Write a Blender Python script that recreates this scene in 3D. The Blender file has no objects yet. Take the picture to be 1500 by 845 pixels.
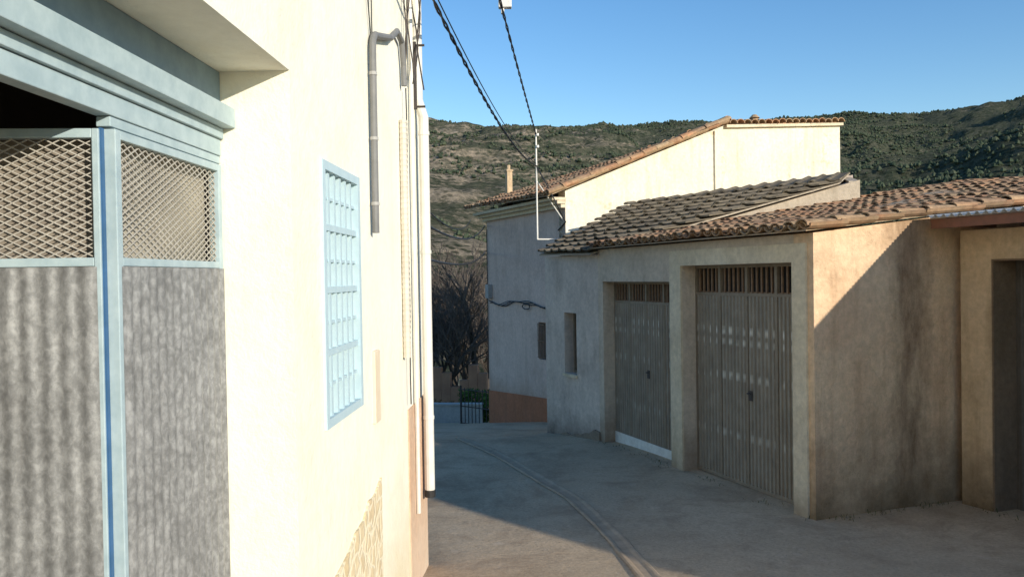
import bpy, math, random, bmesh
from mathutils import Vector, Matrix, noise
R=random.Random(7)
ZO=2.6
SUN=Vector((1.0,-1.16,0.435)).normalized()
C=bpy.context.scene.collection
WL={}
# ---------------------------------------------------------------- mesh helpers
class MB:
    def __init__(s): s.V=[];s.F=[];s.M=[]
    def add(s,vs,fs,m=0):
        b=len(s.V); s.V+= [tuple(v) for v in vs]
        for f in fs: s.F.append([b+i for i in f]); s.M.append(m)
    def hexa(s,p,m=0):
        s.add(p,[(0,1,2,3),(4,7,6,5),(0,4,5,1),(1,5,6,2),(2,6,7,3),(3,7,4,0)],m)
    def fbox(s,fr,a0,a1,n0,n1,z0,z1,m=0):
        s.hexa([fr.p(a0,n0,z0),fr.p(a1,n0,z0),fr.p(a1,n1,z0),fr.p(a0,n1,z0),
                fr.p(a0,n0,z1),fr.p(a1,n0,z1),fr.p(a1,n1,z1),fr.p(a0,n1,z1)],m)
    def prism(s,A,B,m=0):
        n=len(A); s.add(list(A)+list(B),[tuple(range(n)),tuple(range(2*n-1,n-1,-1))]+[(i,(i+1)%n,n+(i+1)%n,n+i) for i in range(n)],m)
    def tube(s,pts,r,k=8,m=0,r2=None,cap=True):
        pts=[Vector(p) for p in pts]; n=len(pts); vs=[]
        ref=None
        for i,p in enumerate(pts):
            d=(pts[min(i+1,n-1)]-pts[max(i-1,0)]).normalized()
            if ref is None:
                ref=Vector((0,0,1)) if abs(d.z)<.9 else Vector((1,0,0))
            u=d.cross(ref).normalized(); w=u.cross(d).normalized(); ref=w
            rr=r if r2 is None else r+(r2-r)*i/(n-1)
            for j in range(k):
                a=2*math.pi*j/k; vs.append(p+u*math.cos(a)*rr+w*math.sin(a)*rr)
        fs=[(i*k+j,i*k+(j+1)%k,(i+1)*k+(j+1)%k,(i+1)*k+j) for i in range(n-1) for j in range(k)]
        if cap: fs+=[tuple(range(k))[::-1],tuple(range((n-1)*k,n*k))]
        s.add(vs,fs,m)
class Fr:
    def __init__(s,o,d,out):
        s.o=Vector((o[0],o[1])); s.d=Vector(d).normalized(); s.n=Vector(out).normalized()
    def p(s,a,n,z):
        q=s.o+s.d*a+s.n*n; return Vector((q.x,q.y,z))
def empty(name,loc,label,cat,group=None,parent=None):
    e=bpy.data.objects.new(name,None); C.objects.link(e)
    w=Vector(loc)+Vector((0,0,ZO)); WL[e.name]=w
    e.location=w; e.empty_display_size=.3
    if label: e["label"]=label
    if cat: e["category"]=cat
    if group: e["group"]=group
    if parent: e.parent=parent; e.location=w-WL[parent.name]
    return e
def mk(name,mb,mats,parent=None,origin=None,solid=0,smooth=False,recalc=True,bevel=0,**props):
    V=[Vector(v)+Vector((0,0,ZO)) for v in mb.V]
    if origin is None:
        xs=[v.x for v in V];ys=[v.y for v in V];zs=[v.z for v in V]
        o=Vector(((min(xs)+max(xs))/2,(min(ys)+max(ys))/2,min(zs)))
    else: o=Vector(origin)+Vector((0,0,ZO))
    me=bpy.data.meshes.new(name); me.from_pydata([v-o for v in V],[],mb.F)
    if not isinstance(mats,(list,tuple)): mats=[mats]
    for m in mats: me.materials.append(m)
    me.polygons.foreach_set("material_index",mb.M)
    if recalc:
        bm=bmesh.new(); bm.from_mesh(me); bmesh.ops.recalc_face_normals(bm,faces=bm.faces); bm.to_mesh(me); bm.free()
    if smooth: me.polygons.foreach_set("use_smooth",[True]*len(me.polygons))
    me.update()
    ob=bpy.data.objects.new(name,me); C.objects.link(ob); WL[ob.name]=o
    ob.location=o
    if parent: ob.parent=parent; ob.location=o-WL[parent.name]
    if solid:
        md=ob.modifiers.new("s","SOLIDIFY"); md.thickness=solid
    if bevel:
        md=ob.modifiers.new("b","BEVEL"); md.width=bevel; md.segments=2; md.limit_method='ANGLE'
    for k,v in props.items(): ob[k]=v
    return ob
# ---------------------------------------------------------------- materials
def newmat(name):
    m=bpy.data.materials.new(name); m.use_nodes=True; nt=m.node_tree
    b=nt.nodes["Principled BSDF"]; return m,nt,b
def N(nt,t,**k):
    n=nt.nodes.new(t)
    for a,v in k.items(): setattr(n,a,v)
    return n
def L(nt,a,b): nt.links.new(a,b)
def rgba(c): return (c[0],c[1],c[2],1)
def noisen(nt,vec,scale,detail=6,rough=.6,sc=None,dist=0):
    n=N(nt,"ShaderNodeTexNoise"); n.inputs["Scale"].default_value=scale; n.inputs["Detail"].default_value=detail
    n.inputs["Roughness"].default_value=rough; n.inputs["Distortion"].default_value=dist
    if sc:
        mp=N(nt,"ShaderNodeMapping"); mp.inputs["Scale"].default_value=sc; L(nt,vec,mp.inputs[0]); L(nt,mp.outputs[0],n.inputs["Vector"])
    else: L(nt,vec,n.inputs["Vector"])
    return n.outputs[0]
def ramp(nt,fac,stops,interp='LINEAR'):
    r=N(nt,"ShaderNodeValToRGB"); cr=r.color_ramp; cr.interpolation=interp
    while len(cr.elements)<len(stops): cr.elements.new(.5)
    for e,(p,c) in zip(cr.elements,stops):
        e.position=p; e.color=rgba(c) if isinstance(c,(tuple,list)) else (c,c,c,1)
    L(nt,fac,r.inputs[0]); return r.outputs[0]
def mix(nt,fac,a,b,mode='MIX'):
    m=N(nt,"ShaderNodeMix",data_type='RGBA',blend_type=mode)
    for i,v in ((0,fac),(6,a),(7,b)):
        if isinstance(v,(int,float)): m.inputs[i].default_value=v
        elif isinstance(v,(tuple,list)): m.inputs[i].default_value=rgba(v)
        else: L(nt,v,m.inputs[i])
    return m.outputs[2]
def math_(nt,op,a,b=None,clamp=False):
    m=N(nt,"ShaderNodeMath",operation=op,use_clamp=clamp)
    for i,v in ((0,a),(1,b)):
        if v is None: continue
        if isinstance(v,(int,float)): m.inputs[i].default_value=v
        else: L(nt,v,m.inputs[i])
    return m.outputs[0]
def bump(nt,b,h,strength=.3,dist=.02,prev=None):
    n=N(nt,"ShaderNodeBump"); n.inputs["Strength"].default_value=strength; n.inputs["Distance"].default_value=dist
    L(nt,h,n.inputs["Height"])
    if prev: L(nt,prev,n.inputs["Normal"])
    L(nt,n.outputs[0],b.inputs["Normal"]); return n.outputs[0]
def pos(nt): return N(nt,"ShaderNodeNewGeometry").outputs["Position"]
def zramp(nt,P,z0,z1):
    s=N(nt,"ShaderNodeSeparateXYZ"); L(nt,P,s.inputs[0])
    m=N(nt,"ShaderNodeMapRange"); m.inputs[1].default_value=z0; m.inputs[2].default_value=z1; L(nt,s.outputs[2],m.inputs[0]); return m.outputs[0]
def plaster(name,c1,c2,dirt=(.12,.1,.07),damp=None,streak=.35,rough=.92,bs=.5,peel=None,fine=.12,stain=None):
    m,nt,b=newmat(name); P=pos(nt)
    col=mix(nt,ramp(nt,noisen(nt,P,1.3,8),[(.35,0.),(.65,1.)]),c1,c2)
    f=ramp(nt,noisen(nt,P,14,6,.7),[(.3,1-fine*2),(.7,1.+fine*.3)])
    col=mix(nt,1.,col,f,'MULTIPLY')
    if peel:
        col=mix(nt,ramp(nt,noisen(nt,P,3.2,10,.7),[(.6,0.),(.64,.85)]),col,peel)
    st=ramp(nt,noisen(nt,P,2.2,6,.65,(2.2,2.2,.22)),[(.5,0.),(.78,1.)])
    col=mix(nt,math_(nt,'MULTIPLY',st,streak),col,dirt)
    if stain:   # one broad vertical leak stain centred on world x
        x0,wd,c=stain
        s=N(nt,"ShaderNodeSeparateXYZ"); L(nt,P,s.inputs[0])
        q=math_(nt,'ADD',s.outputs[0],math_(nt,'MULTIPLY',math_(nt,'SUBTRACT',noisen(nt,P,2.5,7,.7),.5),.5))
        q=math_(nt,'DIVIDE',math_(nt,'SUBTRACT',q,x0),wd); q=math_(nt,'SUBTRACT',1.0,math_(nt,'MULTIPLY',q,q),True)
        q=math_(nt,'MULTIPLY',q,ramp(nt,noisen(nt,P,5,8,.7,(1.5,1.5,.5)),[(.35,.25),(.65,.8)]))
        col=mix(nt,q,col,c)
    if damp:
        z=zramp(nt,P,damp[0],damp[1]); nz=noisen(nt,P,1.6,8,.7)
        z=math_(nt,'ADD',z,math_(nt,'MULTIPLY',math_(nt,'SUBTRACT',nz,.5),1.7))
        d=ramp(nt,z,[(.0,.9),(.5,.45),(1.,0.)])
        col=mix(nt,d,col,damp[2] if len(damp)>2 else dirt)
    L(nt,col,b.inputs["Base Color"]); b.inputs["Roughness"].default_value=rough; b.inputs["Specular IOR Level"].default_value=.15
    n1=bump(nt,b,noisen(nt,P,9,8,.7),bs,.03)
    bump(nt,b,noisen(nt,P,70,4,.6),bs*.8,.006,n1)
    return m
def simple(name,c1,c2=None,scale=8,rough=.7,metal=0,bs=.15,bscale=40,sc=None,spec=.3):
    m,nt,b=newmat(name); P=pos(nt)
    c2=c2 or tuple(x*.7 for x in c1)
    col=mix(nt,ramp(nt,noisen(nt,P,scale,7,.65,sc),[(.35,0.),(.65,1.)]),c1,c2)
    L(nt,col,b.inputs["Base Color"]); b.inputs["Roughness"].default_value=rough; b.inputs["Metallic"].default_value=metal
    b.inputs["Specular IOR Level"].default_value=spec
    bump(nt,b,noisen(nt,P,bscale,5),bs,.004)
    return m
def tilemat(name,stops,lich=(.3,.27,.16),la=.5):
    m,nt,b=newmat(name); g=N(nt,"ShaderNodeNewGeometry"); P=g.outputs["Position"]
    col=ramp(nt,g.outputs["Random Per Island"],stops)
    col=mix(nt,1.,col,ramp(nt,noisen(nt,P,10,7,.7),[(.3,.5),(.7,1.2)]),'MULTIPLY')
    col=mix(nt,math_(nt,'MULTIPLY',ramp(nt,noisen(nt,P,3,8,.75),[(.45,0.),(.6,1.)]),la),col,lich)
    L(nt,col,b.inputs["Base Color"]); b.inputs["Roughness"].default_value=.95; b.inputs["Specular IOR Level"].default_value=.1
    bump(nt,b,noisen(nt,P,45,6,.7),.5,.008)
    return m
def galv(name,c1,c2,rough=.5,metal=.25,scale=30,rust=.15,zs=.6,glint_rows=None):
    m,nt,b=newmat(name); P=pos(nt)
    v=ramp(nt,noisen(nt,P,scale,4,.65,(1,1,zs),.3),[(.36,0.),(.5,.4),(.66,1.)])
    col=mix(nt,v,c1,c2)
    col=mix(nt,1.,col,ramp(nt,noisen(nt,P,4,5,.6),[(.3,.8),(.7,1.1)]),'MULTIPLY')
    col=mix(nt,math_(nt,'MULTIPLY',ramp(nt,noisen(nt,P,6,8,.75,(2,2,.5)),[(.58,0.),(.7,1.)]),rust),col,(.2,.1,.05))
    if glint_rows:  # rows of pale dots: sunlight reflections painted into the sheet colour
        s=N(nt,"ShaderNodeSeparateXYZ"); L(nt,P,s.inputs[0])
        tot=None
        for z0,wd,st in glint_rows:
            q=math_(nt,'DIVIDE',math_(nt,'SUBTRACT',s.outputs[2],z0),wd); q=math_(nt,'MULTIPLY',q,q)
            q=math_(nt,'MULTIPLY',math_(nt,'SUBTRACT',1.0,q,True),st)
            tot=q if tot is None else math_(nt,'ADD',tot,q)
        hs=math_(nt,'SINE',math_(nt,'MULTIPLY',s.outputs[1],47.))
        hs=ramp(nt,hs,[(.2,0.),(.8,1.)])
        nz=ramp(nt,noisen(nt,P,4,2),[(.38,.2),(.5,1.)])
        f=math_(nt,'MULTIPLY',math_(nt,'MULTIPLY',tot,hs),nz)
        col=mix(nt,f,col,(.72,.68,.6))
    L(nt,col,b.inputs["Base Color"]); b.inputs["Roughness"].default_value=rough; b.inputs["Metallic"].default_value=metal
    bump(nt,b,noisen(nt,P,25,4),.15,.004)
    return m

M_left=plaster("cream_limewash",(.95,.905,.745),(.95,.915,.79),(.74,.62,.40),(.3,1.3,(.76,.67,.47)),.2,bs=.4,fine=.035)
M_gar=plaster("pale_render",(.73,.605,.475),(.63,.51,.39),(.33,.24,.16),(-.1,.6,(.22,.15,.1)),.35,bs=.6)
M_side=plaster("rough_tan_render",(.90,.66,.43),(.80,.54,.34),(.34,.17,.09),(-.25,1.0,(.15,.10,.05)),.5,bs=1.,stain=(4.35,.30,(.16,.09,.05)))
M_trim=plaster("cream_surround",(.80,.68,.50),(.72,.60,.42),(.34,.25,.16),(-.1,.35,(.25,.18,.12)),.3,bs=.5)
M_low=plaster("lilac_white_render",(.74,.625,.53),(.64,.53,.45),(.3,.24,.18),(-.35,.35,(.12,.09,.07)),.35,bs=.5)
M_white=plaster("weathered_cream_wall",(.88,.81,.66),(.82,.73,.56),(.42,.33,.2),None,.55,bs=.5,peel=(.68,.54,.36))
M_pinkw=plaster("pinkish_render",(.76,.59,.50),(.67,.51,.43),(.36,.26,.2),(-.6,.3,(.38,.25,.18)),.4,bs=.4)
M_red=plaster("terracotta_dado",(.50,.20,.11),(.42,.17,.09),(.2,.12,.08),None,.4,bs=.4)
M_dado=plaster("faded_pink_dado",(.74,.50,.34),(.68,.46,.31),(.5,.36,.26),(-.1,.9,(.75,.62,.48)),.3,bs=.5)
M_shed=plaster("tan_render",(.74,.56,.37),(.64,.46,.28),(.27,.18,.1),(-.1,.8,(.12,.085,.05)),.55,bs=.8)
M_blue=simple("pale_blue_paint",(.44,.54,.56),(.34,.44,.47),12,.5,0,.3,30)
M_blued=simple("strong_blue_paint",(.05,.14,.30),(.04,.11,.22),12,.4)
M_blueshade=simple("shaded_blue_paint",(.25,.34,.39),(.19,.27,.32),9,.5,0,.3,22)  # darker blue puts the soffit's shade into the lintel panel's colour
M_winblue=simple("window_blue_paint",(.52,.66,.70),(.47,.61,.66),14,.5)
M_winback=simple("pale_shutter",(.74,.75,.69),(.68,.70,.65),6,.7)
M_zinc=galv("galvanised_sheet",(.20,.20,.195),(.37,.37,.36),.5,.2,42,.04,.7)
M_door=galv("weathered_door_painted_glints",(.27,.23,.18),(.33,.285,.225),.6,.1,9,.3,.5,[(ZO-.72,.06,1.),(ZO-.86,.05,.8),(ZO-1.28,.06,.7),(ZO-2.0,.06,.5)])  # weathered metal, plus reflected sunlight painted on in rows
M_doorf=simple("brown_grey_frame",(.22,.175,.125),(.28,.225,.165),10,.6)
M_vent=simple("painted_dark_interior",(.025,.022,.02),(.035,.03,.027),5,.9)
M_rust=simple("rusty_bars",(.28,.18,.11),(.2,.125,.08),20,.7)
M_mesh=simple("expanded_metal",(.50,.47,.41),(.40,.37,.32),20,.5)
M_whitepaint=simple("white_paint",(.8,.78,.72),(.66,.63,.57),10,.6)
M_pvc=simple("grey_white_pvc",(.74,.71,.65),(.66,.63,.56),8,.4)
M_pvcg=simple("grey_conduit",(.22,.215,.21),(.17,.17,.165),8,.6)
M_clamp=simple("clamp_grey",(.4,.39,.37),(.34,.33,.31),8,.6)
M_flex=simple("beige_tube",(.66,.60,.50),(.58,.52,.43),8,.6)
M_black=simple("black_cable",(.02,.02,.022),(.03,.03,.03),8,.5)
M_iron=simple("dark_iron",(.05,.045,.045),(.08,.06,.05),15,.6)
M_back1=simple("grey_brown_board",(.28,.24,.19),(.21,.18,.15),7,.8)
M_back2=simple("beige_board",(.46,.42,.33),(.40,.36,.29),7,.8)
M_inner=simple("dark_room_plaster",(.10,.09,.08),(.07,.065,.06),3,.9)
M_sheet=galv("corrugated_roof_sheet",(.50,.51,.51),(.62,.63,.63),.45,.2,8,.2)
M_beam=simple("red_brown_beam",(.24,.10,.06),(.17,.08,.05),12,.6)
M_tile1=tilemat("old_clay_tiles",[(0,(.52,.27,.14)),(.3,(.36,.20,.12)),(.55,(.48,.31,.18)),(.8,(.24,.15,.10)),(1,(.56,.33,.18))],(.26,.20,.125),.6)
M_tile2=tilemat("orange_clay_tiles",[(0,(.55,.28,.15)),(.4,(.42,.23,.13)),(.7,(.5,.34,.2)),(1,(.30,.18,.12))],(.42,.31,.18),.5)
M_tile3=tilemat("grey_cement_tiles",[(0,(.18,.145,.105)),(.5,(.14,.117,.088)),(1,(.21,.175,.13))],(.27,.215,.14),.45)
M_mort=plaster("verge_mortar",(.5,.38,.25),(.42,.30,.2),(.2,.14,.1),None,.3,bs=.8)
M_gable=plaster("grey_gable_render",(.55,.46,.35),(.46,.38,.29),(.25,.2,.14),None,.4,bs=.8)
M_glass=simple("dark_window_glass",(.03,.035,.04),(.04,.04,.045),3,.15,0,.05)
M_bark=simple("grey_bark",(.075,.062,.05),(.05,.042,.035),14,.9,0,.5,30)
M_twig=simple("twig_bark",(.13,.105,.087),(.085,.07,.06),6,.9)
M_parap=plaster("whitewashed_parapet",(.60,.56,.52),(.5,.47,.44),(.3,.28,.25),None,.4)
def leafmat(name,stops):
    m,nt,b=newmat(name); g=N(nt,"ShaderNodeNewGeometry")
    col=ramp(nt,g.outputs["Random Per Island"],stops)
    L(nt,col,b.inputs["Base Color"]); b.inputs["Roughness"].default_value=.9; b.inputs["Specular IOR Level"].default_value=.05; return m
M_leaf=leafmat("green_leaves",[(0,(.05,.09,.02)),(.6,(.09,.15,.035)),(1,(.16,.19,.05))])
M_leafo=leafmat("rusty_leaves",[(0,(.26,.14,.06)),(.6,(.16,.11,.05)),(1,(.34,.17,.07))])
M_weed=leafmat("dry_weeds",[(0,(.13,.11,.05)),(.6,(.07,.09,.03)),(1,(.18,.14,.07))])
M_pine=leafmat("pine_foliage",[(0,(.046,.062,.040)),(.5,(.060,.078,.048)),(1,(.09,.102,.065))])
# stone cladding
m,nt,b=newmat("stone_cladding"); P=pos(nt); M_stone=m
nn=N(nt,"ShaderNodeTexNoise"); nn.inputs["Scale"].default_value=5; nn.inputs["Detail"].default_value=5; L(nt,P,nn.inputs["Vector"])
dn=N(nt,"ShaderNodeVectorMath",operation='SCALE'); L(nt,nn.outputs[1],dn.inputs[0]); dn.inputs[3].default_value=.2
da=N(nt,"ShaderNodeVectorMath",operation='ADD'); L(nt,P,da.inputs[0]); L(nt,dn.outputs[0],da.inputs[1])
v=N(nt,"ShaderNodeTexVoronoi",feature='DISTANCE_TO_EDGE'); v.inputs["Scale"].default_value=9; L(nt,da.outputs[0],v.inputs["Vector"])
v2=N(nt,"ShaderNodeTexVoronoi"); v2.inputs["Scale"].default_value=9; L(nt,da.outputs[0],v2.inputs["Vector"])
sc=ramp(nt,v2.outputs["Color"],[(0,(.72,.56,.32)),(.5,(.80,.67,.44)),(1,(.64,.48,.28))])
sc=mix(nt,1.,sc,ramp(nt,noisen(nt,P,20,6,.7),[(.3,.75),(.7,1.08)]),'MULTIPLY')
L(nt,mix(nt,ramp(nt,v.outputs[0],[(.0,0.),(.16,1.)]),(.86,.78,.58),sc),b.inputs["Base Color"]); b.inputs["Roughness"].default_value=.9
bump(nt,b,ramp(nt,v.outputs[0],[(.0,0.),(.15,1.)]),.4,.02)
# road concrete
m,nt,b=newmat("worn_concrete"); P=pos(nt); M_road=m
col=mix(nt,ramp(nt,noisen(nt,P,.7,8,.65),[(.35,0.),(.65,1.)]),(.59,.455,.31),(.46,.35,.235))
col=mix(nt,1.,col,ramp(nt,noisen(nt,P,30,6,.75),[(.3,.70),(.7,1.12)]),'MULTIPLY')
col=mix(nt,ramp(nt,noisen(nt,P,1.3,9,.75,None,.6),[(.48,0.),(.66,.65)]),col,(.27,.19,.125))
col=mix(nt,ramp(nt,noisen(nt,P,4,9,.7),[(.60,0.),(.68,.45)]),col,(.62,.5,.37))
spn=N(nt,"ShaderNodeTexVoronoi"); spn.inputs["Scale"].default_value=22; L(nt,P,spn.inputs["Vector"])
col=mix(nt,math_(nt,'MULTIPLY',ramp(nt,spn.outputs[0],[(.12,.7),(.2,0.)]),ramp(nt,noisen(nt,P,2,4),[(.45,0.),(.6,1.)])),col,(.2,.15,.11))
L(nt,col,b.inputs["Base Color"]); b.inputs["Roughness"].default_value=.9; b.inputs["Specular IOR Level"].default_value=.15
n1=bump(nt,b,noisen(nt,P,3,8,.7),.45,.04); bump(nt,b,noisen(nt,P,60,5,.7),.6,.006,n1)
M_gut=simple("channel_concrete",(.47,.36,.25),(.33,.25,.17),5,.9,0,.6,25)
m,nt,b=newmat("dry_earth"); P=pos(nt); M_earth=m
col=mix(nt,ramp(nt,noisen(nt,P,.25,9,.7),[(.4,0.),(.6,1.)]),(.26,.2,.12),(.10,.11,.05))
L(nt,col,b.inputs["Base Color"]); b.inputs["Roughness"].default_value=.95
m,nt,b=newmat("hill_scrub_and_rock"); g=N(nt,"ShaderNodeNewGeometry"); P=g.outputs["Position"]; M_hill=m
green=mix(nt,ramp(nt,noisen(nt,P,.25,12,.85),[(.42,0.),(.58,1.)]),(.070,.085,.055),(.165,.16,.11))
rock=mix(nt,ramp(nt,noisen(nt,P,.25,10,.85),[(.42,0.),(.58,1.)]),(.58,.46,.33),(.24,.21,.155))
rk=noisen(nt,P,.035,12,.85,(.6,.6,3.4)); 
sx=N(nt,"ShaderNodeSeparateXYZ"); L(nt,P,sx.inputs[0])
mr=N(nt,"ShaderNodeMapRange"); mr.inputs[1].default_value=-100; mr.inputs[2].default_value=160; mr.inputs[3].default_value=.055; mr.inputs[4].default_value=-.07; L(nt,sx.outputs[0],mr.inputs[0])
rk=math_(nt,'ADD',rk,mr.outputs[0])
col=mix(nt,ramp(nt,rk,[(.5,0.),(.55,1.)]),green,rock)
sp=N(nt,"ShaderNodeTexVoronoi"); sp.inputs["Scale"].default_value=.45; L(nt,P,sp.inputs["Vector"])
sp2=math_(nt,'MULTIPLY',ramp(nt,sp.outputs[0],[(.3,.9),(.5,0.)]),ramp(nt,noisen(nt,P,.04,6,.7),[(.38,.25),(.55,1.)]))
col=mix(nt,sp2,col,(.055,.066,.042))
L(nt,col,b.inputs["Base Color"]); b.inputs["Roughness"].default_value=1; b.inputs["Specular IOR Level"].default_value=0
bump(nt,b,noisen(nt,P,.2,10,.8),1.,3)

# ---------------------------------------------------------------- ground heights
GP=[(-3000,-1.2),(-6,-1.2),(0,-1.6),(7,-2.55),(9,-2.6),(13.1,-2.63),(14.8,-2.85),(18,-3.2),(21,-3.84),(24,-4.25),(26,-4.7),(34,-6.8),(60,-8),(3000,-10)]
def gl(y):
    for (a,b),(c,d) in zip(GP,GP[1:]):
        if y<=c: return b+(d-b)*(y-a)/(c-a)
    return GP[-1][1]
def g(y): return (gl(y-.6)+gl(y)+gl(y+.6)+gl(y+.3)+gl(y-.3))/5
def grid(xs,ys,zf):
    mb=MB(); nx=len(xs)
    mb.add([(x,y,zf(x,y)) for y in ys for x in xs],[(j*nx+i,j*nx+i+1,(j+1)*nx+i+1,(j+1)*nx+i) for j in range(len(ys)-1) for i in range(nx-1)])
    return mb
xs=[-3000,-1000,-300,-100,-50,-30,-20,-12,-8,-4,0,4,8,12,20,30,50,100,300,1000,3000]
ys=[-3000,-500,-100,-30,-10]+[-6+i*1.0 for i in range(50)]+[50,60,100,300,1000,3000]
mk("ground",grid(xs,ys,lambda x,y:g(y)-.14),M_earth,recalc=False,smooth=True,kind="structure")
xs=[-9+i*.25 for i in range(90)]; ys=[-5+i*.25 for i in range(118)]
def rz(x,y): return g(y)+.02*noise.noise(Vector((x*.5,y*.5,0)))
mb=grid(xs,ys,rz)
mk("road",mb,M_road,recalc=False,smooth=True,kind="structure")
# drainage channel
cp=[(-.9,13.7),(-.66,13),(-.2,11.9),(.12,11),(.45,10.1),(.70,9.4),(.93,8.2),(1.07,7.04),(1.15,6),(1.2,5),(1.2,3.5)]
pts=[]
for i in range(len(cp)-1):
    p0=cp[max(i-1,0)];p1=cp[i];p2=cp[i+1];p3=cp[min(i+2,len(cp)-1)]
    for k in range(8):
        t=k/8
        pts.append(tuple(.5*((2*p1[q])+(-p0[q]+p2[q])*t+(2*p0[q]-5*p1[q]+4*p2[q]-p3[q])*t*t+(-p0[q]+3*p1[q]-3*p2[q]+p3[q])*t**3) for q in (0,1)))
mb=MB(); vs=[];prof=[(-.10,.001),(-.085,.012),(-.06,.010),(-.035,-.002),(0,-.003),(.035,-.002),(.06,.012),(.085,.016),(.10,.001)]
for i,p in enumerate(pts):
    a=Vector(pts[min(i+1,len(pts)-1)])-Vector(pts[max(i-1,0)]); a.normalize(); w=Vector((a.y,-a.x))
    for o,h in prof:
        o+=.012*noise.noise(Vector((p[0]*3,p[1]*3,o*20)))
        q=Vector(p)+w*o; vs.append((q.x,q.y,rz(q.x,q.y)+h+.007))
k=len(prof); mb.add(vs,[(i*k+j,i*k+j+1,(i+1)*k+j+1,(i+1)*k+j) for i in range(len(pts)-1) for j in range(k-1)])
mk("road_drain_channel",mb,M_gut,recalc=False,smooth=False,kind="structure")

# ---------------------------------------------------------------- walls helper
def wall(mb,fr,a0,a1,n0,n1,z0,z1,ops=(),m=0):
    cur=a0
    for (b0,b1,y0,y1) in sorted(ops):
        if b0>cur: mb.fbox(fr,cur,b0,n0,n1,z0,z1,m)
        if y0>z0: mb.fbox(fr,b0,b1,n0,n1,z0,y0,m)
        if y1<z1: mb.fbox(fr,b0,b1,n0,n1,y1,z1,m)
        cur=b1
    if cur<a1: mb.fbox(fr,cur,a1,n0,n1,z0,z1,m)
def ribbed(mb,fr,a0,a1,n,z0,z1,pitch=.076,amp=.014,m=0,sine=False):
    vs=[];a=a0;pr=[(0,0),(.3,0),(.42,1),(.78,1),(.9,0)]
    if sine: pr=[(i/8,.5-.5*math.cos(i*math.pi/4)) for i in range(8)]
    out=[]
    while a<a1:
        for q,h in pr:
            if a+q*pitch<a1: out.append((a+q*pitch,n+h*amp))
        a+=pitch
    out.append((a1,n))
    for a,nn_ in out: vs+=[fr.p(a,nn_,z0),fr.p(a,nn_,z1)]
    mb.add(vs,[(2*i,2*i+2,2*i+3,2*i+1) for i in range(len(out)-1)],m)
def lattice(mb,fr,a0,a1,n,z0,z1,pitch,slope,w=.002,m=0):
    for sg in (1,-1):
        sl=sg*slope
        step=pitch*slope; cmin=z0-max(0,sl)*(a1-a0)-step; cmax=z1-min(0,sl)*(a1-a0)+step
        c=cmin
        while c<cmax:
            t0=(z0-c)/sl+a0; t1=(z1-c)/sl+a0
            lo=max(a0,min(t0,t1)); hi=min(a1,max(t0,t1))
            if hi-lo>.005:
                za=c+sl*(lo-a0); zb=c+sl*(hi-a0)
                off=.001*sg
                mb.hexa([fr.p(lo,n-w+off,za-w),fr.p(hi,n-w+off,zb-w),fr.p(hi,n+w+off,zb-w),fr.p(lo,n+w+off,za-w),
                         fr.p(lo,n-w+off,za+w),fr.p(hi,n-w+off,zb+w),fr.p(hi,n+w+off,zb+w),fr.p(lo,n+w+off,za+w)],m)
            c+=step
# ================================================================ LEFT HOUSE
FL=Fr((-1.06,0),(.0375,.9993),(.9993,-.0375))
house=empty("village_house",(-4,2,-2.2),"cream limewashed house with pale blue garage doors beside the lane","house")
mb=MB()
wall(mb,FL,-3,7.2,-.36,0,-3.2,4.5,[(-1.2,3.49,-3.2,.887),(3.96,4.73,-.715,.566)])
mb.fbox(FL,6.9,7.2,-6,-.36,-3.2,4.5); mb.fbox(FL,-3,-2.7,-6,-.36,-3.2,4.5); mb.fbox(FL,-2.7,6.9,-6,-5.7,-3.2,4.5)
mb.fbox(FL,-3.2,7.35,-6.2,.0-.002,4.5,4.6)
mk("wall",mb,M_left,house)
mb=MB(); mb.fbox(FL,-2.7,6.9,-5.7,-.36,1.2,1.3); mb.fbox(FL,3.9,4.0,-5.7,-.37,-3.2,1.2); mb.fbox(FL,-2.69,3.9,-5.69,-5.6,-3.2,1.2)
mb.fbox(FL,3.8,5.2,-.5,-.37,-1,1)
mk("room_lining",mb,M_inner,house)
mb=MB()
top=[(5.22,-1.27),(5.0,-1.33),(4.85,-1.32),(4.7,-1.39),(4.5,-1.4),(4.3,-1.46),(4.0,-1.49)]
A=[FL.p(4.0,.014,-3),FL.p(5.18,.014,-3)]+[FL.p(a,.014,z) for a,z in top]
B=[FL.p(4.0,-.01,-3),FL.p(5.18,-.01,-3)]+[FL.p(a,-.01,z) for a,z in top]
mb.prism(A,B); mk("stone_cladding",mb,M_stone,house)
mb=MB(); mb.fbox(FL,6.32,7.22,-.01,.012,-3.1,-1.02); mk("painted_dado",mb,M_dado,house)
mb=MB(); mb.fbox(FL,5.05,5.2,-.01,.02,-.90,-.45); mk("meter_cabinet",mb,simple("peach_cabinet",(.82,.70,.52),(.76,.63,.46),6,.6),house,bevel=.005)
# window
win=mk("window",(lambda q:(q.fbox(FL,3.96,4.73,-.07,-.05,-.715,.566),q)[1])(MB()),M_winback,house)
mb=MB()
for a0,a1 in ((3.945,3.995),(4.695,4.745)): mb.fbox(FL,a0,a1,-.045,.012,-.73,.58)
for z0,z1 in ((-.73,-.685),(.535,.58)): mb.fbox(FL,3.995,4.695,-.045,.011,z0,z1)
for z0 in (-.535,-.38,-.225,-.07,.085,.24,.395): mb.fbox(FL,3.995,4.695,-.042,-.008 if z0 not in (-.38,-.07,.24) else .0,z0,z0+(.016 if z0 not in (-.38,-.07,.24) else .032))
for i in range(1,6):
    a=3.995+.70*i/6; mb.fbox(FL,a-.016,a+.016,-.04,-.004,-.685,.535)
mk("frame",mb,M_winblue,win)
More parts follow.
